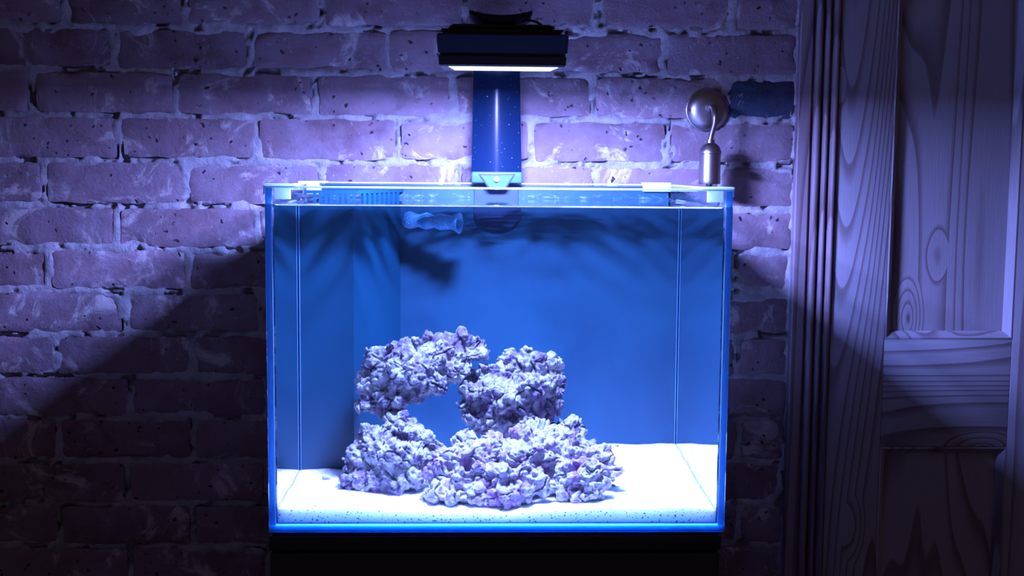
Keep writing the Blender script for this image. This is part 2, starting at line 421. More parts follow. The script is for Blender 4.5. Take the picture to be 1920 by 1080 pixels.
for ci, a, b2, z0, z1 in cells:
    jv = rnd.uniform(0.0040, 0.0075); jh = rnd.uniform(0.0042, 0.0070)
    bx0, bx1, bz0, bz1 = a+jv, b2-jv*rnd.uniform(0.5, 1.1), z0+jh, z1-jh*rnd.uniform(0.5, 1.0)
    if bx1-bx0 < 0.02: continue
    bm = brick_mesh(bx0, bx1, bz0, bz1, rnd)
    dark = (ci == 3 and b2 > XR-0.01)
    o = obj('brick', bm, MAT_BRICK_DARK if dark else MAT_BRICK, wall, autosmooth=60)
    if dark: o['label'] = 'blue-black brick'
    o.location = ((bx0+bx1)/2, YW, (bz0+bz1)/2); o.rotation_euler = (0, rnd.uniform(-0.006, 0.006), 0)
    brect.append((bx0, bx1, bz0, bz1))
# mortar bed behind and between the bricks, rough, cracked and smeared over some edges
def mortar():
    x0, x1, z0, z1 = -1.35, XR+0.035, at(110, 1175, YW).z, at(110, -115, YW).z
    s = 0.0035; nx, nz = int((x1-x0)/s), int((z1-z0)/s)
    xs = np.linspace(x0, x1, nx+1); zs = np.linspace(z0, z1, nz+1)
    # distance to nearest brick border (positive outside)
    D = np.full((nz+1, nx+1), 1.0)
    for (a, b2, c, d) in brect:
        i0, i1 = np.searchsorted(xs, a-0.03), np.searchsorted(xs, b2+0.03); j0, j1 = np.searchsorted(zs, c-0.03), np.searchsorted(zs, d+0.03)
        X, Z = np.meshgrid(xs[i0:i1], zs[j0:j1])
        dx = np.maximum(a-X, X-b2); dz = np.maximum(c-Z, Z-d)
        dd = np.where((dx > 0) & (dz > 0), np.hypot(dx, dz), np.maximum(dx, dz))
        D[j0:j1, i0:i1] = np.minimum(D[j0:j1, i0:i1], dd)
    verts = np.zeros(((nz+1)*(nx+1), 3))
    k = 0
    for j in range(nz+1):
        for i in range(nx+1):
            x, z = xs[i], zs[j]; dd = D[j, i]
            p = Vector((x, 0, z))
            n = noise.noise(p*26)*0.0026 + noise.noise(p*70)*0.0018 + noise.noise(p*150)*0.0009
            smear = noise.noise(Vector((x*7, 5, z*9)))
            y = 0.0018 - n*1.15 - 0.0060*max(0.0, smear)
            if dd < 0: y += min(0.02, -dd*(0.45 if smear > 0.1 else 0.8))
            # open cracks along the brick borders
            cr_ = noise.noise(Vector((x*21, 31, z*23))) + 0.5*noise.noise(Vector((x*70, 11, z*70)))
            if cr_ > 0.16 and abs(dd-0.0012+0.003*noise.noise(p*35)) < 0.0030: y += min(1.0, (cr_-0.16)*5)*0.013
            if x > XR-0.004: y -= 0.004 + 0.006*noise.noise(p*40)
            verts[k] = (x, YW+y, z); k += 1
    idx = np.arange((nz+1)*(nx+1)).reshape(nz+1, nx+1)
    f = np.stack([idx[:-1, :-1], idx[:-1, 1:], idx[1:, 1:], idx[1:, :-1]], -1).reshape(-1, 4)
    me = bpy.data.meshes.new('mortar'); me.from_pydata(verts.tolist(), [], f.tolist()); me.update()
    return link('mortar', me, MAT_MORTAR, wall, True)
mo = mortar()
bk = box('masonry_core', -1.35, 2.2, YW+0.032, YW+0.15, FLOOR_Z, 1.6, MAT_MORTAR, wall)

# ---- door lining, moulded, and panelled door
def wx(px, Y, py=540): return at(px, py, Y).x
YT = YW-0.022
tr = bpy.data.objects.new('trim_1', None); COL.objects.link(tr); tr['kind'] = 'structure'
Z_TOP, Z_BOT = 1.25, FLOOR_Z
def moulding(name, prof, m, parent):
    """vertical moulding: prof = [(x, y)...] front outline left to right, closed at the back"""
    pts = [(x, y) for x, y in prof]
    back = YW+0.03
    ring = pts + [(pts[-1][0], back), (pts[0][0], back)]
    bm = bmesh.new()
    add_loft(bm, [[(x, y, z) for x, y in ring] for z in (Z_BOT, -0.35, 0.0, 0.3, 0.6, 0.9, Z_TOP)], True, True)
    return obj(name, bm, m, parent, autosmooth=40)
xa = [wx(p, YT) for p in (1487, 1512, 1516, 1528, 1533, 1541, 1547, 1556, 1559)]
def arc(xc, yc, r, a0, a1, n=7):
    return [(xc + r*math.cos(math.radians(a0+(a1-a0)*i/(n-1))), yc - r*math.sin(math.radians(a0+(a1-a0)*i/(n-1)))) for i in range(n)]
bw = (xa[1]-xa[0])
moulding('flat_board', [(xa[0], YT+0.006), (xa[0]+0.002, YT+0.004), (xa[1]-0.002, YT+0.004), (xa[1], YT+0.008)], MAT_TRIM, tr)
moulding('moulding_strip', [(xa[1], YT+0.012), (xa[2], YT+0.012)] + arc((xa[2]+xa[3])/2, YT+0.002, (xa[3]-xa[2])/2, 175, 5) + [(xa[3]+0.001, YT+0.012), (xa[4]-0.001, YT+0.012)]
         + arc((xa[4]+xa[5])/2, YT-0.004, (xa[5]-xa[4])/2, 175, 5) + [(xa[5]+0.0015, YT+0.006)] + arc((xa[6]+xa[7])/2, YT-0.008, (xa[7]-xa[6])/2, 175, 5) + [(xa[7]+0.001, YT+0.02), (xa[8], YT+0.02)], MAT_TRIM, tr)
dr = bpy.data.objects.new('door_1', None); COL.objects.link(dr); dr['kind'] = 'structure'
YD = YW-0.027                         # face of the door
zt = lambda py, px=1780: at(px, py, YD).z
D0, D1, D2, D3 = wx(1560, YD), wx(1662, YD), wx(1903, YD), wx(1990, YD)
box('lining', xa[8], D0-0.003, YT+0.045, YW+0.05, Z_BOT, Z_TOP, MAT_TRIM, tr)
box('stile', D0, D1, YD, YD+0.04, Z_BOT, Z_TOP, MAT_WOOD_V, dr, 0.0015)
box('stile', D2, D3, YD, YD+0.04, Z_BOT, Z_TOP, MAT_WOOD_V, dr, 0.0015)
zr1, zr0 = zt(636), zt(838)
box('rail', D1+0.0002, D2-0.0002, YD+0.0003, YD+0.04, zr0, zr1, MAT_WOOD_H, dr, 0.0015)
box('rail', D1+0.0002, D2-0.0002, YD+0.0003, YD+0.04, FLOOR_Z+0.02, FLOOR_Z+0.22, MAT_WOOD_H, dr, 0.0015)
box('panel', D1-0.004, D2+0.004, YD+0.014, YD+0.026, zr1-0.004, Z_TOP, MAT_WOOD_V2, dr)
box('panel', D1-0.004, D2+0.004, YD+0.014, YD+0.026, FLOOR_Z+0.21, zr0+0.004, MAT_WOOD_V2, dr)
D4 = wx(2230, YD)
box('panel', D3-0.004, D4, YD+0.014, YD+0.026, Z_BOT, Z_TOP, MAT_WOOD_V2, dr)
# panel mouldings (mitred frames)
def frame_moulding(x0, x1, z0, z1):
    w = 0.013
    prof = [(0, 0.0), (0.003, -0.001), (0.006, 0.003), (0.010, 0.006), (w, 0.0135)]
    bm = bmesh.new()
    rings = []
    for d, y in prof:
        rings.append([(x0+d, YD+y, z0+d), (x1-d, YD+y, z0+d), (x1-d, YD+y, z1-d), (x0+d, YD+y, z1-d)])
    add_loft(bm, rings, True, False)
    return obj('panel_moulding', bm, MAT_WOOD_V, dr, autosmooth=50)
frame_moulding(D1, D2, zr1, Z_TOP); frame_moulding(D1, D2, FLOOR_Z+0.22, zr0)

# ================================================================== CABINET
cab = thing('aquarium_cabinet', 'plain black gloss cabinet carrying the lit fish tank', 'cabinet', loc=(0, 0, FLOOR_Z))
def P(o):   # keep world place when parented to a moved Empty
    o.location = o.location - o.parent.location; return o
P(box('cabinet_top', -0.2995, 0.2955, -0.0005, TD-0.002, -0.024, -0.0045, MAT_BLACK, cab, 0.0012))
P(box('body', -0.2985, 0.2945, 0.018, TD-0.004, FLOOR_Z, -0.0245, MAT_BLACK, cab, 0.001))
P(box('door', -0.2985, 0.2945, 0.0, 0.0175, FLOOR_Z+0.06, -0.0275, MAT_BLACK, cab, 0.0015))
P(box('levelling_mat', -0.296, 0.292, 0.004, TD-0.006, -0.0043, -0.0002, MAT_BLACKP, cab))

# ================================================================== AQUARIUM
aq = thing('aquarium', 'rimless clear glass fish tank glowing blue on the black cabinet', 'aquarium')
def pane(nm, *a): return box(nm, *a, MAT_GLASS, aq)
e = 0.0002
bm = bmesh.new()
stp = [(-0.0012, 0.0012), (-0.0012, TH-0.0022), (G-0.0005, TH-0.0022), (G-0.0005, WZ+0.0032), (-0.0006, WZ+0.0032), (-0.0006, 0.0012)]
add_loft(bm, [[(x, y, z) for y, z in stp] for x in (-TW+0.0004, TW-0.0004)], True, True)
obj('front_pane', bm, MAT_GLASS, aq)
pane('side_pane', -TW+0.0008, -TW+G-0.0012, 0.0125, TD, G+e, TH-0.0022)
pane('side_pane', TW-G+0.0012, TW-0.0008, 0.0125, TD, G+e, TH-0.0022)
pane('back_pane', -TW+G+e, TW-G-e, TD-G+0.001, TD-0.0015, G+e, TH-0.0022)
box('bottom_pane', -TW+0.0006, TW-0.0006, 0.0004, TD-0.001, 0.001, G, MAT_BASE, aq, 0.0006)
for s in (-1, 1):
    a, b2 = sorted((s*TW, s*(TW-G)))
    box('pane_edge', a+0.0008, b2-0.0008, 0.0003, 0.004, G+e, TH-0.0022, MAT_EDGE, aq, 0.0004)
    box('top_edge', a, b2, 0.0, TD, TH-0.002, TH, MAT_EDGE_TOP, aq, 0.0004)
box('top_edge', -TW+G+e, TW-G-e, 0.0, G, TH-0.002, TH, MAT_EDGE_TOP, aq, 0.0004)
box('top_edge', -TW+G+e, TW-G-e, TD-G, TD, TH-0.002, TH, MAT_EDGE_TOP, aq, 0.0004)
YB = TD-G-0.006                          # face of the blue rear panel
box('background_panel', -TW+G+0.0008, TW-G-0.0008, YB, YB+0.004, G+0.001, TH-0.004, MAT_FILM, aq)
# overflow box in the rear left corner
YV = 0.285
xw0 = -TW+G+0.0008; xw1 = uw(663, 600, YV).x; xw2 = uw(751, 600, YB).x
ZV = WZ-0.004
wb = bpy.data.objects.new('overflow_box', None); COL.objects.link(wb); wb.parent = aq
extrude_poly('box_wall', [(xw0, YV, G+0.001), (xw1, YV, G+0.001), (xw2, YB-0.0005, G+0.001), (xw2-0.005, YB-0.0005, G+0.001), (xw1-0.003, YV+0.004, G+0.001), (xw0, YV+0.004, G+0.001)], (0, 0, ZV-G-0.001), MAT_WEIR, wb)
bm = bmesh.new()
for i in range(9):
    xx = xw0+0.012+i*0.0085
    if xx < xw1-0.006: add_box(bm, xx, xx+0.0045, YV, YV+0.004, ZV, ZV+0.013)
add_box(bm, xw0, xw1, YV, YV+0.004, ZV+0.013, ZV+0.018)
obj('overflow_comb', bm, MAT_WEIR, wb)
bm = bmesh.new()
d = Vector((xw2-xw1, YB-YV, 0)); Ld = d.length; d.normalize(); nrm = Vector((-d.y, d.x, 0))
def slant(t0, t1, z0, z1):
    vs = []
    for t in (t0, t1):
        for q in (0, 0.004):
            for z in (z0, z1):
                p = Vector((xw1, YV, 0)) + d*t + nrm*q; vs.append(bm.verts.new((p.x, p.y, z)))
    for q in [(0, 1, 3, 2), (4, 6, 7, 5), (0, 4, 5, 1), (2, 3, 7, 6), (0, 2, 6, 4), (1, 5, 7, 3)]: bm.faces.new([vs[i] for i in q])
for i in range(8): slant(0.02+i*0.018, 0.029+i*0.018, ZV, ZV+0.013)
slant(0.001, Ld-0.004, ZV+0.013, ZV+0.018)
obj('overflow_comb', bm, MAT_WEIR, wb)
# silicone seams in the corners
box('silicone_seam', TW-G-0.003, TW-G-0.0008, YB-0.003, YB-0.0005, G+0.01, WZ-0.003, MAT_SEAM, aq, 0.0015)
box('silicone_seam', -TW+G+0.0008, -TW+G+0.003, YV-0.003, YV-0.0005, G+0.01, WZ-0.003, MAT_SEAM, aq, 0.0015)
# clear corner supports gripping the rim
def corner_clip(sx, y0, y1):
    bm = bmesh.new()
    xo = sx*(TW+0.0015); xi = sx*(TW-G-0.0305)
    a, b2 = sorted((xo, xi))
    add_box(bm, a, b2, y0, y1, TH+0.0003, TH+0.0028, 0.0006)
    a, b2 = sorted((sx*(TW-G-0.0008), sx*(TW-G-0.020)))
    add_box(bm, a, b2, y0+G+0.0005 if y0 < 0.1 else y0, y1, TH-0.017, TH+0.0003, 0.0006)
    a, b2 = sorted((sx*(TW+0.0015), sx*(TW+0.0003)))
    add_box(bm, a, b2, y0, y1, TH-0.010, TH+0.001, 0.0003)
    return obj('corner_support', bm, MAT_CLIP, aq, autosmooth=35)
corner_clip(-1, 0.001, 0.022); corner_clip(1, 0.001, 0.022); corner_clip(-1, 0.30, 0.33)
xk0, xk1 = at(1205, 350, TD-0.02).x, at(1258, 350, TD-0.02).x
box('rear_clip', xk0, xk1, TD-0.022, TD+0.001, TH+0.0003, TH+0.003, MAT_CLIP, aq, 0.0008)
box('rear_clip_lip', xk0, xk1, TD-0.022, TD-0.0195, TH-0.012, TH+0.0002, MAT_CLIP, aq, 0.0006)

# return nozzle: three swollen links and a flared mouth
n0, n1 = uw(757, 412, 0.415), uw(862, 418, 0.385)
ax = (n1-n0).normalized(); sidev = ax.cross(Vector((0, 0, 1))).normalized(); upv = sidev.cross(ax)
prof = [(0.0, 10.5), (0.04, 14.5), (0.12, 16.5), (0.20, 14.0), (0.27, 11.8), (0.33, 13.8), (0.40, 16.3), (0.48, 14.0), (0.55, 11.8), (0.60, 13.6), (0.67, 16.0),
        (0.76, 14.0), (0.84, 13.0), (0.90, 14.5), (0.96, 18.0), (1.0, 20.5), (1.0, 18.8), (0.96, 16.5), (0.90, 13.0), (0.82, 11.3), (0.5, 10.5)]
LN = (n1-n0).length; px2m = (1.52+0.4/1.33)/2223
bm = bmesh.new()
rings = [[n0 + ax*(t*LN) + (sidev*math.cos(a) + upv*math.sin(a))*(r*px2m) for a in (2*math.pi*k/28 for k in range(28))] for t, r in prof]
add_loft(bm, rings, True, True)
obj('return_nozzle', bm, MAT_NOZZLE, aq, smooth=True)

# ================================================================== SAND
def clampf(a, lo, hi): return max(lo, min(hi, a))
def sand_h(x, y):
    u = (x+TW)/(2*TW); v = y/TD
    h = 0.0262 + 0.0035*math.sin(u*9.0+0.6)*max(0.0, 1-v*2) + 0.0035*min(1, v*4)
    h += 0.014*u*u*max(0, v-0.35)/0.65
    h += 0.004*noise.noise(Vector((x*14, y*14, 2))) + 0.0012*noise.noise(Vector((x*50, y*50, 7)))
    # hollow under the left base rock
    h -= 0.004*math.exp(-(((x+0.14)/0.06)**2 + ((y-0.11)/0.05)**2))
    return h
def sand():
    nx, ny = 220, 160; X0, X1, Y0, Y1 = -TW+G+0.0008, TW-G-0.0008, G+0.0012, YB-0.001
    V, F = [], []
    for j in range(ny+1):
        for i in range(nx+1):
            x, y = X0+(X1-X0)*i/nx, Y0+(Y1-Y0)*j/ny
            V.append((x, y, sand_h(x, y)))
    id_ = lambda i, j: j*(nx+1)+i
    for j in range(ny):
        for i in range(nx): F.append((id_(i, j), id_(i+1, j), id_(i+1, j+1), id_(i, j+1)))
    loop = [id_(i, 0) for i in range(nx+1)] + [id_(nx, j) for j in range(1, ny+1)] + [id_(i, ny) for i in range(nx-1, -1, -1)] + [id_(0, j) for j in range(ny-1, 0, -1)]
    base = len(V)
    for q in loop: V.append((V[q][0], V[q][1], G+0.0006))
    n = len(loop)
    for k in range(n):
        F.append((loop[k], base+k, base+(k+1) % n, loop[(k+1) % n]))
    F.append([base+k for k in range(n)][::-1])
    me = bpy.data.meshes.new('sand'); me.from_pydata(V, [], F); me.update()
    o = link('sand', me, MAT_SAND, None, True)
    try: me.set_sharp_from_angle(angle=math.radians(50))
    except Exception: pass
    o['kind'] = 'stuff'; o['label'] = 'bright white sand bed covering the tank bottom'; o['category'] = 'sand'
    return o
sand_o = sand()

# ================================================================== ROCKS
def rock(name, label, blobs, m, voxel=0.0034, seed=0, group='pieces of live rock in the tank', squash=1.0, spikes=(), knob=1.0):
    rs = random.Random(seed)
    bm = bmesh.new()
    scale = lambda Y: (1.52+Y/1.33)/2223
    for (px, py, r, Y) in blobs:
        c = uw(px, py, Y); R = r*scale(Y)*1.22
        mt = Matrix.Translation(c) @ Matrix.Rotation(rs.uniform(0, 3), 4, 'Y') @ Matrix.Diagonal((rs.uniform(0.9, 1.06), rs.uniform(0.95, 1.15), rs.uniform(0.88, 1.0), 1))
        bmesh.ops.create_icosphere(bm, subdivisions=2, radius=R, matrix=mt)
        # lobes growing out of each lump
        for _ in range(9):
            dv = Vector((rs.gauss(0, 1), rs.gauss(0, 1)-0.4, rs.gauss(0, 1))).normalized()
            q = R*rs.uniform(0.24, 0.44)*knob
            bmesh.ops.create_icosphere(bm, subdivisions=2, radius=q, matrix=Matrix.Translation(c+dv*(R-q*0.45)))
    for (px, py, Y, qx, qy) in spikes:
        a, b2 = uw(px, py, Y), uw(qx, qy, Y-0.01)
        L_ = (b2-a).length
        mt = Matrix.Translation((a+b2)/2) @ (b2-a).to_track_quat('Z', 'Y').to_matrix().to_4x4()
        bmesh.ops.create_cone(bm, cap_ends=True, segments=8, radius1=0.0075, radius2=0.0022, depth=L_, matrix=mt)
    me = bpy.data.meshes.new(name); bm.to_mesh(me); bm.free()
    tmp = bpy.data.objects.new('tmp', me); COL.objects.link(tmp)
    md = tmp.modifiers.new('r', 'REMESH'); md.mode = 'VOXEL'; md.voxel_size = voxel
    sm = tmp.modifiers.new('s', 'SMOOTH'); sm.iterations = 2; sm.factor = 0.5
    sb = tmp.modifiers.new('d', 'SUBSURF'); sb.levels = 1; sb.render_levels = 1
    dg = bpy.context.evaluated_depsgraph_get()
    me2 = bpy.data.meshes.new_from_object(tmp.evaluated_get(dg))
    bpy.data.objects.remove(tmp); me2.name = name
    n = len(me2.vertices); co = np.empty(n*3); nr = np.empty(n*3)
    me2.vertices.foreach_get('co', co); me2.vertex_normals.foreach_get('vector', nr)
    co = co.reshape(-1, 3); nr = nr.reshape(-1, 3)
    off = Vector((seed*3.1, seed*1.7, 0))
    out = np.empty_like(co)
    for i in range(n):
        p = Vector(co[i])+off
        v1 = noise.voronoi(p*48)[0]; v2 = noise.voronoi(p*170+Vector((5, 5, 5)))[0]
        d = (0.36-v1[0]*v1[0]*1.5)*0.0120 + (0.16-v2[0]*v2[0])*0.0046
        d += 0.0020*noise.noise(p*120) + 0.0016*noise.noise(p*330)
        ridge = abs(noise.noise(p*48)); d -= 0.0075*max(0.0, 0.10-ridge)/0.10*0.8
        out[i] = co[i] + nr[i]*d
    me2.vertices.foreach_set('co', out.ravel())
    me2.update()
    o = link(name, me2, m, None, True)
    o['label'] = label; o['category'] = 'rock'
    if group: o['group'] = group
    return o
A = [(716, 680, 30, .235), (700, 712, 30, .235), (698, 752, 26, .23), (738, 738, 36, .215), (770, 668, 30, .23), (796, 690, 34, .22), (758, 700, 38, .21), (826, 664, 30, .23),
     (866, 648, 24, .24), (892, 650, 18, .245), (852, 694, 22, .215), (822, 718, 18, .205), (728, 772, 18, .225), (790, 728, 20, .21), (845, 640, 16, .245), (905, 664, 11, .235), (806, 640, 16, .25), (872, 668, 18, .225)]
rock('live_rock', 'knobbly lilac rock forming the left top of the arch', A, MAT_ROCK, seed=1, spikes=[(712, 668, .225, 684, 652), (745, 660, .225, 729, 640), (690, 765, .22, 663, 772)])
B = [(700, 842, 38, .17), (668, 876, 26, .165), (648, 890, 16, .165), (744, 806, 28, .185), (788, 832, 30, .17), (735, 858, 36, .155), (778, 868, 30, .15), (698, 886, 24, .15),
     (758, 884, 20, .15), (806, 846, 20, .165), (690, 812, 16, .175), (745, 786, 18, .195), (660, 905, 18, .14), (700, 908, 22, .14), (745, 904, 22, .14), (785, 896, 20, .14)]
rock('live_rock', 'lumpy grey-violet rock at the left foot of the arch', B, MAT_ROCK, seed=2)
Cc = [(958, 688, 26, .235), (996, 686, 26, .23), (1028, 684, 20, .235), (928, 712, 26, .225), (892, 742, 26, .215), (876, 762, 18, .215), (940, 748, 36, .20), (990, 736, 36, .205),
      (1032, 726, 24, .215), (1034, 764, 20, .21), (990, 782, 28, .195), (932, 786, 30, .20), (896, 786, 22, .21), (952, 668, 12, .235), (878, 712, 16, .26)]
rock('live_rock', 'tall craggy pale rock forming the right side of the arch', Cc, MAT_ROCK, seed=3, spikes=[(945, 670, .235, 947, 654), (1010, 675, .23, 1024, 659)])
Cr = [(1062, 802, 22, .20), (1082, 806, 18, .20), (1078, 830, 20, .185), (1100, 844, 18, .175)]
rock('live_rock', 'small rounded blue-grey rock wedged behind the right end of the pile', Cr, MAT_ROCK, seed=4)
D1_ = [(872, 836, 24, .135), (846, 866, 28, .115), (892, 862, 30, .115), (822, 892, 24, .095), (862, 902, 28, .085), (812, 918, 16, .08), (900, 900, 26, .08), (925, 838, 26, .14), (812, 930, 16, .07), (850, 930, 20, .065), (890, 928, 20, .06)]
rock('live_rock', 'pale pink encrusted rock at the left front of the pile', D1_, MAT_ROCK_PALE, seed=5)
D2_ = [(978, 828, 28, .145), (1014, 822, 30, .145), (1050, 834, 28, .145), (1016, 856, 34, .12), (1062, 862, 28, .12), (966, 862, 32, .12), (1000, 888, 22, .10)]
rock('live_rock', 'purple-tinged rock in the middle of the pile below the tall rock', D2_, MAT_ROCK_PALE, seed=6)
D5_ = [(940, 894, 28, .075), (965, 902, 24, .07), (912, 920, 18, .06), (985, 872, 14, .08), (1014, 896, 15, .07), (915, 936, 17, .055), (950, 932, 20, .05), (985, 925, 18, .055), (1022, 915, 18, .06)]
rock('live_rock', 'low white rock at the very front centre of the pile', D5_, MAT_ROCK_PALE, seed=7)
D3_ = [(1078, 896, 32, .08), (1110, 894, 28, .085), (1065, 912, 22, .07), (1100, 918, 26, .065), (1122, 912, 16, .075), (1060, 928, 16, .058), (1090, 934, 18, .053), (1120, 926, 16, .06)]
rock('live_rock', 'white boulder-like rock half sunk in sand at the right front', D3_, MAT_ROCK_PALE, seed=8)
D4_ = [(1108, 862, 20, .14), (1130, 868, 20, .135), (1146, 884, 14, .125), (1128, 848, 14, .145), (1150, 900, 10, .11)]
rock('live_rock', 'rough blue-white rubble rock at the far right tip of the pile', D4_, MAT_ROCK_PALE, seed=9)
# loose fragments
def on_sand(px, py):
    lo, hi = 0.012, 0.44
    for _ in range(30):
        mid = (lo+hi)/2; p = uw(px, py, mid)
        if p.z > sand_h(p.x, p.y): lo = mid
        else: hi = mid
    return uw(px, py, lo)
frags = [(1156, 838, 5, 'tiny blue-grey chip lying highest beyond the right tip of the pile'), (1166, 884, 6, 'small blue chip on white sand right of the rock pile'), (1150, 912, 5, 'small grey chip at the lower right edge of the rock pile'),
         (612, 898, 9, 'pale curved shell piece on the sand left of the left rock'), (795, 938, 8, 'flat bluish chip in front of the left rock pile'), (845, 946, 5, 'tiny brown chip in the sand before the pile')]
for k, (px, py, r, lb) in enumerate(frags):
    p = on_sand(px, py); R = r*0.00072; rs = random.Random(k)
    bm = bmesh.new(); bmesh.ops.create_icosphere(bm, subdivisions=3, radius=R)
    for v in bm.verts:
        v.co *= 1+0.35*noise.noise(v.co*300+Vector((k*7, 0, 0))); v.co.z *= 0.55
    o = obj('rock_fragment', bm, MAT_SHELL if k == 3 else MAT_ROCK, None, smooth=True)
    o.location = (p.x, p.y, sand_h(p.x, p.y)+R*0.3); o.rotation_euler = (rs.uniform(-.3, .3), rs.uniform(-.3, .3), rs.uniform(0, 6))
    o['label'] = lb; o['category'] = 'shell' if k == 3 else 'chip'
    if k == 3: o.name = 'shell_piece'

# ================================================================== WATER
def water():
    X0, X1, Y0, Y1 = -TW+G+0.0006, TW-G-0.0006, G+0.0006, TD-G-0.0006
    def axis(a, b2, n):
        near = [0, 0.0004, 0.0009, 0.0015, 0.0022, 0.003, 0.004, 0.0055]
        mid = list(np.linspace(a+0.008, b2-0.008, n))
        return [a+t for t in near] + mid + [b2-t for t in near[::-1]]
    xs, ys = axis(X0, X1, 90), axis(Y0, Y1, 70)
    V, F = [], []
    for y in ys:
        for x in xs:
            dd = min(x-X0, X1-x, y-Y0, Y1-y)
            h = 0.0030*math.exp(-dd/0.0018)
            rip = 0.00018*noise.noise(Vector((x*38, y*38, 0))) * min(1, dd/0.02)
            V.append((x, y, WZ-0.001+h+rip))
    nx, ny = len(xs), len(ys); id_ = lambda i, j: j*nx+i
    for j in range(ny-1):
        for i in range(nx-1): F.append((id_(i, j), id_(i+1, j), id_(i+1, j+1), id_(i, j+1)))
    loop = [id_(i, 0) for i in range(nx)] + [id_(nx-1, j) for j in range(1, ny)] + [id_(i, ny-1) for i in range(nx-2, -1, -1)] + [id_(0, j) for j in range(ny-2, 0, -1)]
    n = len(loop)
    # the panes hold the same light as the water: below the waterline the body reaches their outer faces
    ox, oy0 = TW-0.0004, -0.0003
    def outx(x, y):
        s_ = -1 if x < X0+1e-5 else (1 if x > X1-1e-5 else 0)
        return x if s_ == 0 else (s_*ox if y < Y0+0.0006 else x+s_*0.0002)
    def outy(y): return oy0 if y < Y0+1e-5 else y
    prev = loop
    for z in (WZ+0.0018, 0.0004):
        base = len(V)
        for q in loop: V.append((outx(V[q][0], V[q][1]), outy(V[q][1]), z))
        for k in range(n): F.append((prev[k], base+k, base+(k+1) % n, prev[(k+1) % n]))
        prev = [base+k for k in range(n)]
    F.append(prev[::-1])
    me = bpy.data.meshes.new('water'); me.from_pydata(V, [], F); me.update()
    o = link('water', me, MAT_WATER, None, True)
    try: me.set_sharp_from_angle(angle=math.radians(40))
    except Exception: pass
    o['kind'] = 'stuff'; o['label'] = 'clear blue-lit water filling the glass tank almost to the rim'; o['category'] = 'water'
    return o
water_o = water()

# ================================================================== LAMP OVER THE TANK
YF = 0.03                                # front of the housing
lp = thing('aquarium_lamp', 'black square light unit on a broad curved arm above the tank', 'lamp')
pF = lambda px, py: at(px, py, YF)
def slab(name, xa0, xa1, xb0, xb1, za, zb, y0, y1, m, bev=0.002, drop=0.0):
    """tapered slab: top edge xa0..xa1 at za, bottom edge xb0..xb1 at zb; drop = rise of the rear"""
    bm = bmesh.new()
    r = [[(xb0, y0, zb), (xb1, y0, zb), (xb1-0.001, y1, zb+drop), (xb0+0.001, y1, zb+drop)], [(xa0, y0, za), (xa1, y0, za), (xa1-0.001, y1, za+drop), (xa0+0.001, y1, za+drop)]]
    add_loft(bm, r, True, True)
    bmesh.ops.bevel(bm, geom=list(bm.edges), offset=bev, segments=3, affect='EDGES')
    return obj(name, bm, m, lp, autosmooth=35)
DEP = 0.15
drop = 0.006
zA, zB, zC, zD = pF(943, 63).z, pF(943, 102).z, pF(943, 103.5).z, pF(943, 124.5).z
slab('upper_housing', pF(818, 63).x, pF(1067, 65).x, pF(821, 102).x, pF(1064, 102).x, zA, zB, YF, YF+DEP, MAT_HOUSING, 0.002, drop)
slab('lower_housing', pF(821.5, 103).x, pF(1062.5, 104).x, pF(823, 124).x, pF(1061, 124).x, zC, zD, YF+0.0004, YF+DEP-0.001, MAT_BLACKP, 0.0015, drop)
slab('heat_sink', pF(826, 53).x, pF(1059, 55).x, pF(830, 61).x, pF(1052, 62).x, pF(943, 54).z, zA+0.0005, YF+0.003, YF+DEP-0.004, MAT_BLACKP, 0.001, drop)
slab('top_cover', pF(846, 45.5).x, pF(1036, 47).x, pF(840, 53).x, pF(1044, 53).x, pF(943, 44).z, pF(943, 53).z, YF+0.008, YF+DEP-0.012, MAT_BLACKP, 0.002, drop)
bm = bmesh.new()
for k in range(12):
    xx = pF(838, 58).x + k*0.0138
    add_box(bm, xx, xx+0.004, YF+0.001, YF+0.004, zA+0.0005, zA+0.0045)
obj('cooling_fins', bm, MAT_BLACKP, lp)
# light window
cx = pF(943, 124).x; lw, ld = 0.066, 0.112
yl0 = YF+0.012
bm = bmesh.new()
zl = zD-0.0006
sl = drop/DEP
vs = [bm.verts.new(q) for q in ((cx-lw-0.004, yl0, zl+sl*0.012), (cx+lw+0.006, yl0, zl+sl*0.012), (cx+lw+0.002, yl0+ld, zl+sl*(0.012+ld)), (cx-lw+0.002, yl0+ld, zl+sl*(0.012+ld)))]
vt = [bm.verts.new(v.co+Vector((0, 0, 0.0012))) for v in vs]
bm.faces.new(vs); bm.faces.new(vt[::-1])
for i in range(4): bm.faces.new((vs[i], vs[(i+1) % 4], vt[(i+1) % 4], vt[i]))
obj('lit_lens', bm, MAT_LED, lp)
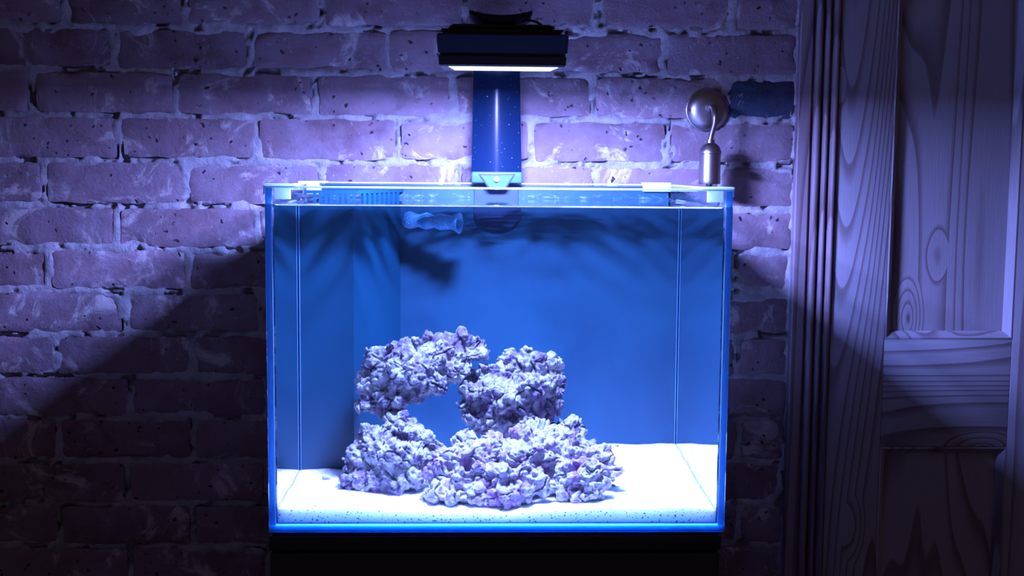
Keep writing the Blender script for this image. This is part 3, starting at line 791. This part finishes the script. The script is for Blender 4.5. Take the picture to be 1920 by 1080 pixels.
# arm: bowed plate swept up from the rear rim and forward over the housing
path = []
yA = TD-0.016
zbase = at(930, 330, yA).z
ztop = pF(938, 33).z + 0.004 + 0.003
xb_, xt_ = at(931, 330, yA).x, at(931.5, 128, yA).x
R_ = 0.055
pts = []
for k in range(14): 
    t = k/13; pts.append((xb_+(xt_-xb_)*t, yA, zbase+(ztop-R_-zbase)*t))
for k in range(1, 11):
    a = math.pi/2*k/10; pts.append((xt_, yA-R_+R_*math.cos(a), ztop-R_+R_*math.sin(a)))
xe = at(939, 30, YF+0.01).x
for k in range(1, 9):
    t = k/8; pts.append((xt_+(xe-xt_)*t, (yA-R_)+(YF+0.012-(yA-R_))*t, ztop))
NS = 33
rings = []
for i, p in enumerate(pts):
    p = Vector(p)
    t = (Vector(pts[min(i+1, len(pts)-1)]) - Vector(pts[max(i-1, 0)])).normalized()
    xax = Vector((1, 0, 0)); nrm_ = xax.cross(t).normalized()     # for t=+z: x cross z = -y (towards the viewer); for t=-y: x cross -y = -z (down)
    u = i/(len(pts)-1)
    hw = 0.0415 - 0.0035*min(1, u*2.2) + (0.0030 if u > 0.8 else 0)
    wf = min(1.0, max(0.0, (u-0.5)/0.2)); sag = 0.013-0.002*wf
    th = 0.0075+0.0015*wf
    front = []; backs = []
    for k in range(NS):
        s = -1+2*k/(NS-1)
        dep_f = sag*(1-(s*s+0.0004)**(0.68+0.32*wf))
        x_ = hw*s
        front.append(p + xax*x_ + nrm_*(dep_f))
        tt = th*(1-0.55*s*s)
        backs.append(p + xax*x_*0.99 + nrm_*(dep_f-tt))
    rings.append(front + backs[::-1])
bm = bmesh.new(); add_loft(bm, rings, True, True)
obj('arm', bm, MAT_ARM, lp, autosmooth=60)
# neck between arm end and housing
pn = Vector((xe, YF+0.06, 0))
tube('neck', [(xe, YF+0.065, pF(943, 46).z-0.002), (xe, YF+0.065, ztop-0.008)], 0.021, MAT_BLACKP, lp, 24)
# cable looping over the top cover
tube('cable', [at(x, y, YF+0.05) for x, y in ((978, 41), (986, 38), (996, 38.5), (1006, 41), (1014, 46), (1019, 52))], 0.0016, MAT_BLACKP, lp, 8)
# mount on the rear rim
zm0, zm1 = at(931, 352, yA).z-0.008, at(931, 322, yA).z
xm0, xm1 = at(884, 335, yA-0.02).x, at(979, 335, yA-0.02).x
box('mount_block', xm0, xm1, TD-0.042, TD-0.0175, TH+0.0003, zm1, MAT_MOUNT, lp, 0.003, 3)
box('mount_saddle', xm0+0.001, xm1-0.001, TD-0.0175, TD+0.012, TH+0.0003, TH+0.012, MAT_BLACKP, lp, 0.002)
box('rear_jaw', xm0+0.004, xm1-0.004, TD+0.001, TD+0.012, TH-0.05, TH+0.001, MAT_BLACKP, lp, 0.002)
yk = TD-0.0425
q = [at(897, 326, yk), at(966, 326, yk), at(950, 352, yk), at(915, 352, yk)]
extrude_poly('buckle_outline', [(v.x, yk+0.0002, v.z) for v in q], (0, -0.0015, 0), MAT_BLACKP, lp)
q = [at(900.5, 328.5, yk), at(962.5, 328.5, yk), at(947, 352, yk), at(918, 352, yk)]
extrude_poly('buckle', [(v.x, yk-0.0014, v.z) for v in q], (0, -0.002, 0), MAT_MOUNT, lp, 0.0006)
sc_ = at(931, 336, yk-0.004)
tube('screw', [(sc_.x, yk-0.0032, sc_.z), (sc_.x, yk-0.008, sc_.z)], 0.0042, MAT_SCREW, lp, 16)
# rounded clamp plate hanging inside behind the water line
ya = YB-0.0005
cA, cB = uw(889, 392, ya).x, uw(976, 392, ya).x; zc = uw(931, 431, ya).z
ring = [(cA, TH-0.002)] + [((cA+cB)/2 - (cB-cA)/2*math.cos(math.pi*k/16), zc+0.028 - 0.028*math.sin(math.pi*k/16)**0.8) for k in range(17)] + [(cB, TH-0.002)]
extrude_poly('clamp_plate', [(x, ya, z) for x, z in ring], (0, -0.005, 0), MAT_HOUSING, lp, 0.0008)

# the light it gives
ld_ = bpy.data.lights.new('lamp_light', 'AREA'); ld_.shape = 'RECTANGLE'; ld_.size = 0.13; ld_.size_y = 0.10
ld_.energy = LAMP_W; ld_.color = LIGHT_COL
ld_.cycles.is_caustics_light = True
lo = bpy.data.objects.new('lamp_light', ld_); COL.objects.link(lo); lo.parent = lp
lo.location = (cx, yl0+ld/2, zD-0.0012); lo.rotation_euler = (0.0, 0, 0)

# ================================================================== WALL SCONCE
sc = thing('wall_sconce', 'brushed nickel wall lamp with bare downward socket and no bulb', 'wall lamp')
YC = YW-0.002
c0 = at(1325, 207, YC)
Rc = 40*(1.52+YC)/2223
bm = bmesh.new()
prof = [(0.0, 1.0), (0.0025, 1.0), (0.004, 0.985), (0.0045, 0.955), (0.0055, 0.93), (0.0095, 0.84), (0.0125, 0.72), (0.0145, 0.58), (0.0155, 0.42), (0.016, 0.25), (0.0165, 0.02)]
add_loft(bm, [[(c0.x+Rc*r*math.cos(a), YC-d_, c0.z+Rc*r*math.sin(a)) for a in (2*math.pi*k/48 for k in range(48))] for d_, r in prof], True, True)
obj('canopy', bm, MAT_NICKEL, sc, autosmooth=40)
for px, py in ((1294, 206), (1356, 208)):
    s_ = at(px, py, YC-0.012)
    tube('canopy_screw', [(s_.x, YC-0.006, s_.z), (s_.x, YC-0.0105, s_.z)], 0.0028, MAT_NICKEL, sc, 12)
YS = YC-0.062
ps = at(1331.5, 285, YS)
start = at(1335, 200, YC-0.03)
ptz = at(1333, 262, YS).z
path = [Vector((start.x, YC-0.015, start.z))]
for k in range(0, 13):
    a = math.pi/2*k/12
    path.append(Vector((start.x, YC-0.030-0.028*math.sin(a), start.z - 0.022*(1-math.cos(a)))))
for k in range(1, 6):
    t = k/5; path.append(Vector((start.x+(ps.x-start.x)*(t*t*(3-2*t)), YC-0.058-0.004*t, (start.z-0.022)*(1-t)+(ptz-0.004)*t)))
tube('arm', path, 0.0045, MAT_NICKEL, sc, 16)
tube('arm_collar', [(start.x, YC-0.014, start.z), (start.x, YC-0.022, start.z)], 0.008, MAT_NICKEL, sc, 20)
mm = (1.52+YS)/2223
def zz(py): return at(1331, py, YS).z
prof = [(262, 7), (268, 8), (271, 13), (275, 17), (281, 19.5), (284, 21), (288, 21), (289, 19.5), (292, 20), (338, 20), (342, 20.5), (345, 19.5), (345, 14)]
bm = bmesh.new()
add_loft(bm, [[(ps.x+r_*mm*math.cos(a), YS+r_*mm*math.sin(a), zz(py)) for a in (2*math.pi*k/40 for k in range(40))] for py, r_ in prof], True, True)
obj('socket', bm, MAT_NICKEL, sc, autosmooth=40)
kx = at(1331, 306, YS)
tube('switch_key', [(kx.x+0.014, YS, kx.z), (kx.x+0.026, YS, kx.z), (kx.x+0.027, YS, kx.z), (kx.x+0.031, YS, kx.z), (kx.x+0.032, YS, kx.z)], [0.0025, 0.0025, 0.006, 0.006, 0.003], MAT_NICKEL, sc, 16)
tube('contact', [(ps.x, YS, zz(345)+0.0005), (ps.x, YS, zz(349)), (ps.x, YS, zz(351))], [0.006, 0.005, 0.002], MAT_NICKEL, sc, 14)

# caustics through the water surface
water_o.cycles.is_caustics_caster = True
for o in list(COL.objects):
    if o.type == 'MESH' and o is not water_o: o.cycles.is_caustics_receiver = True
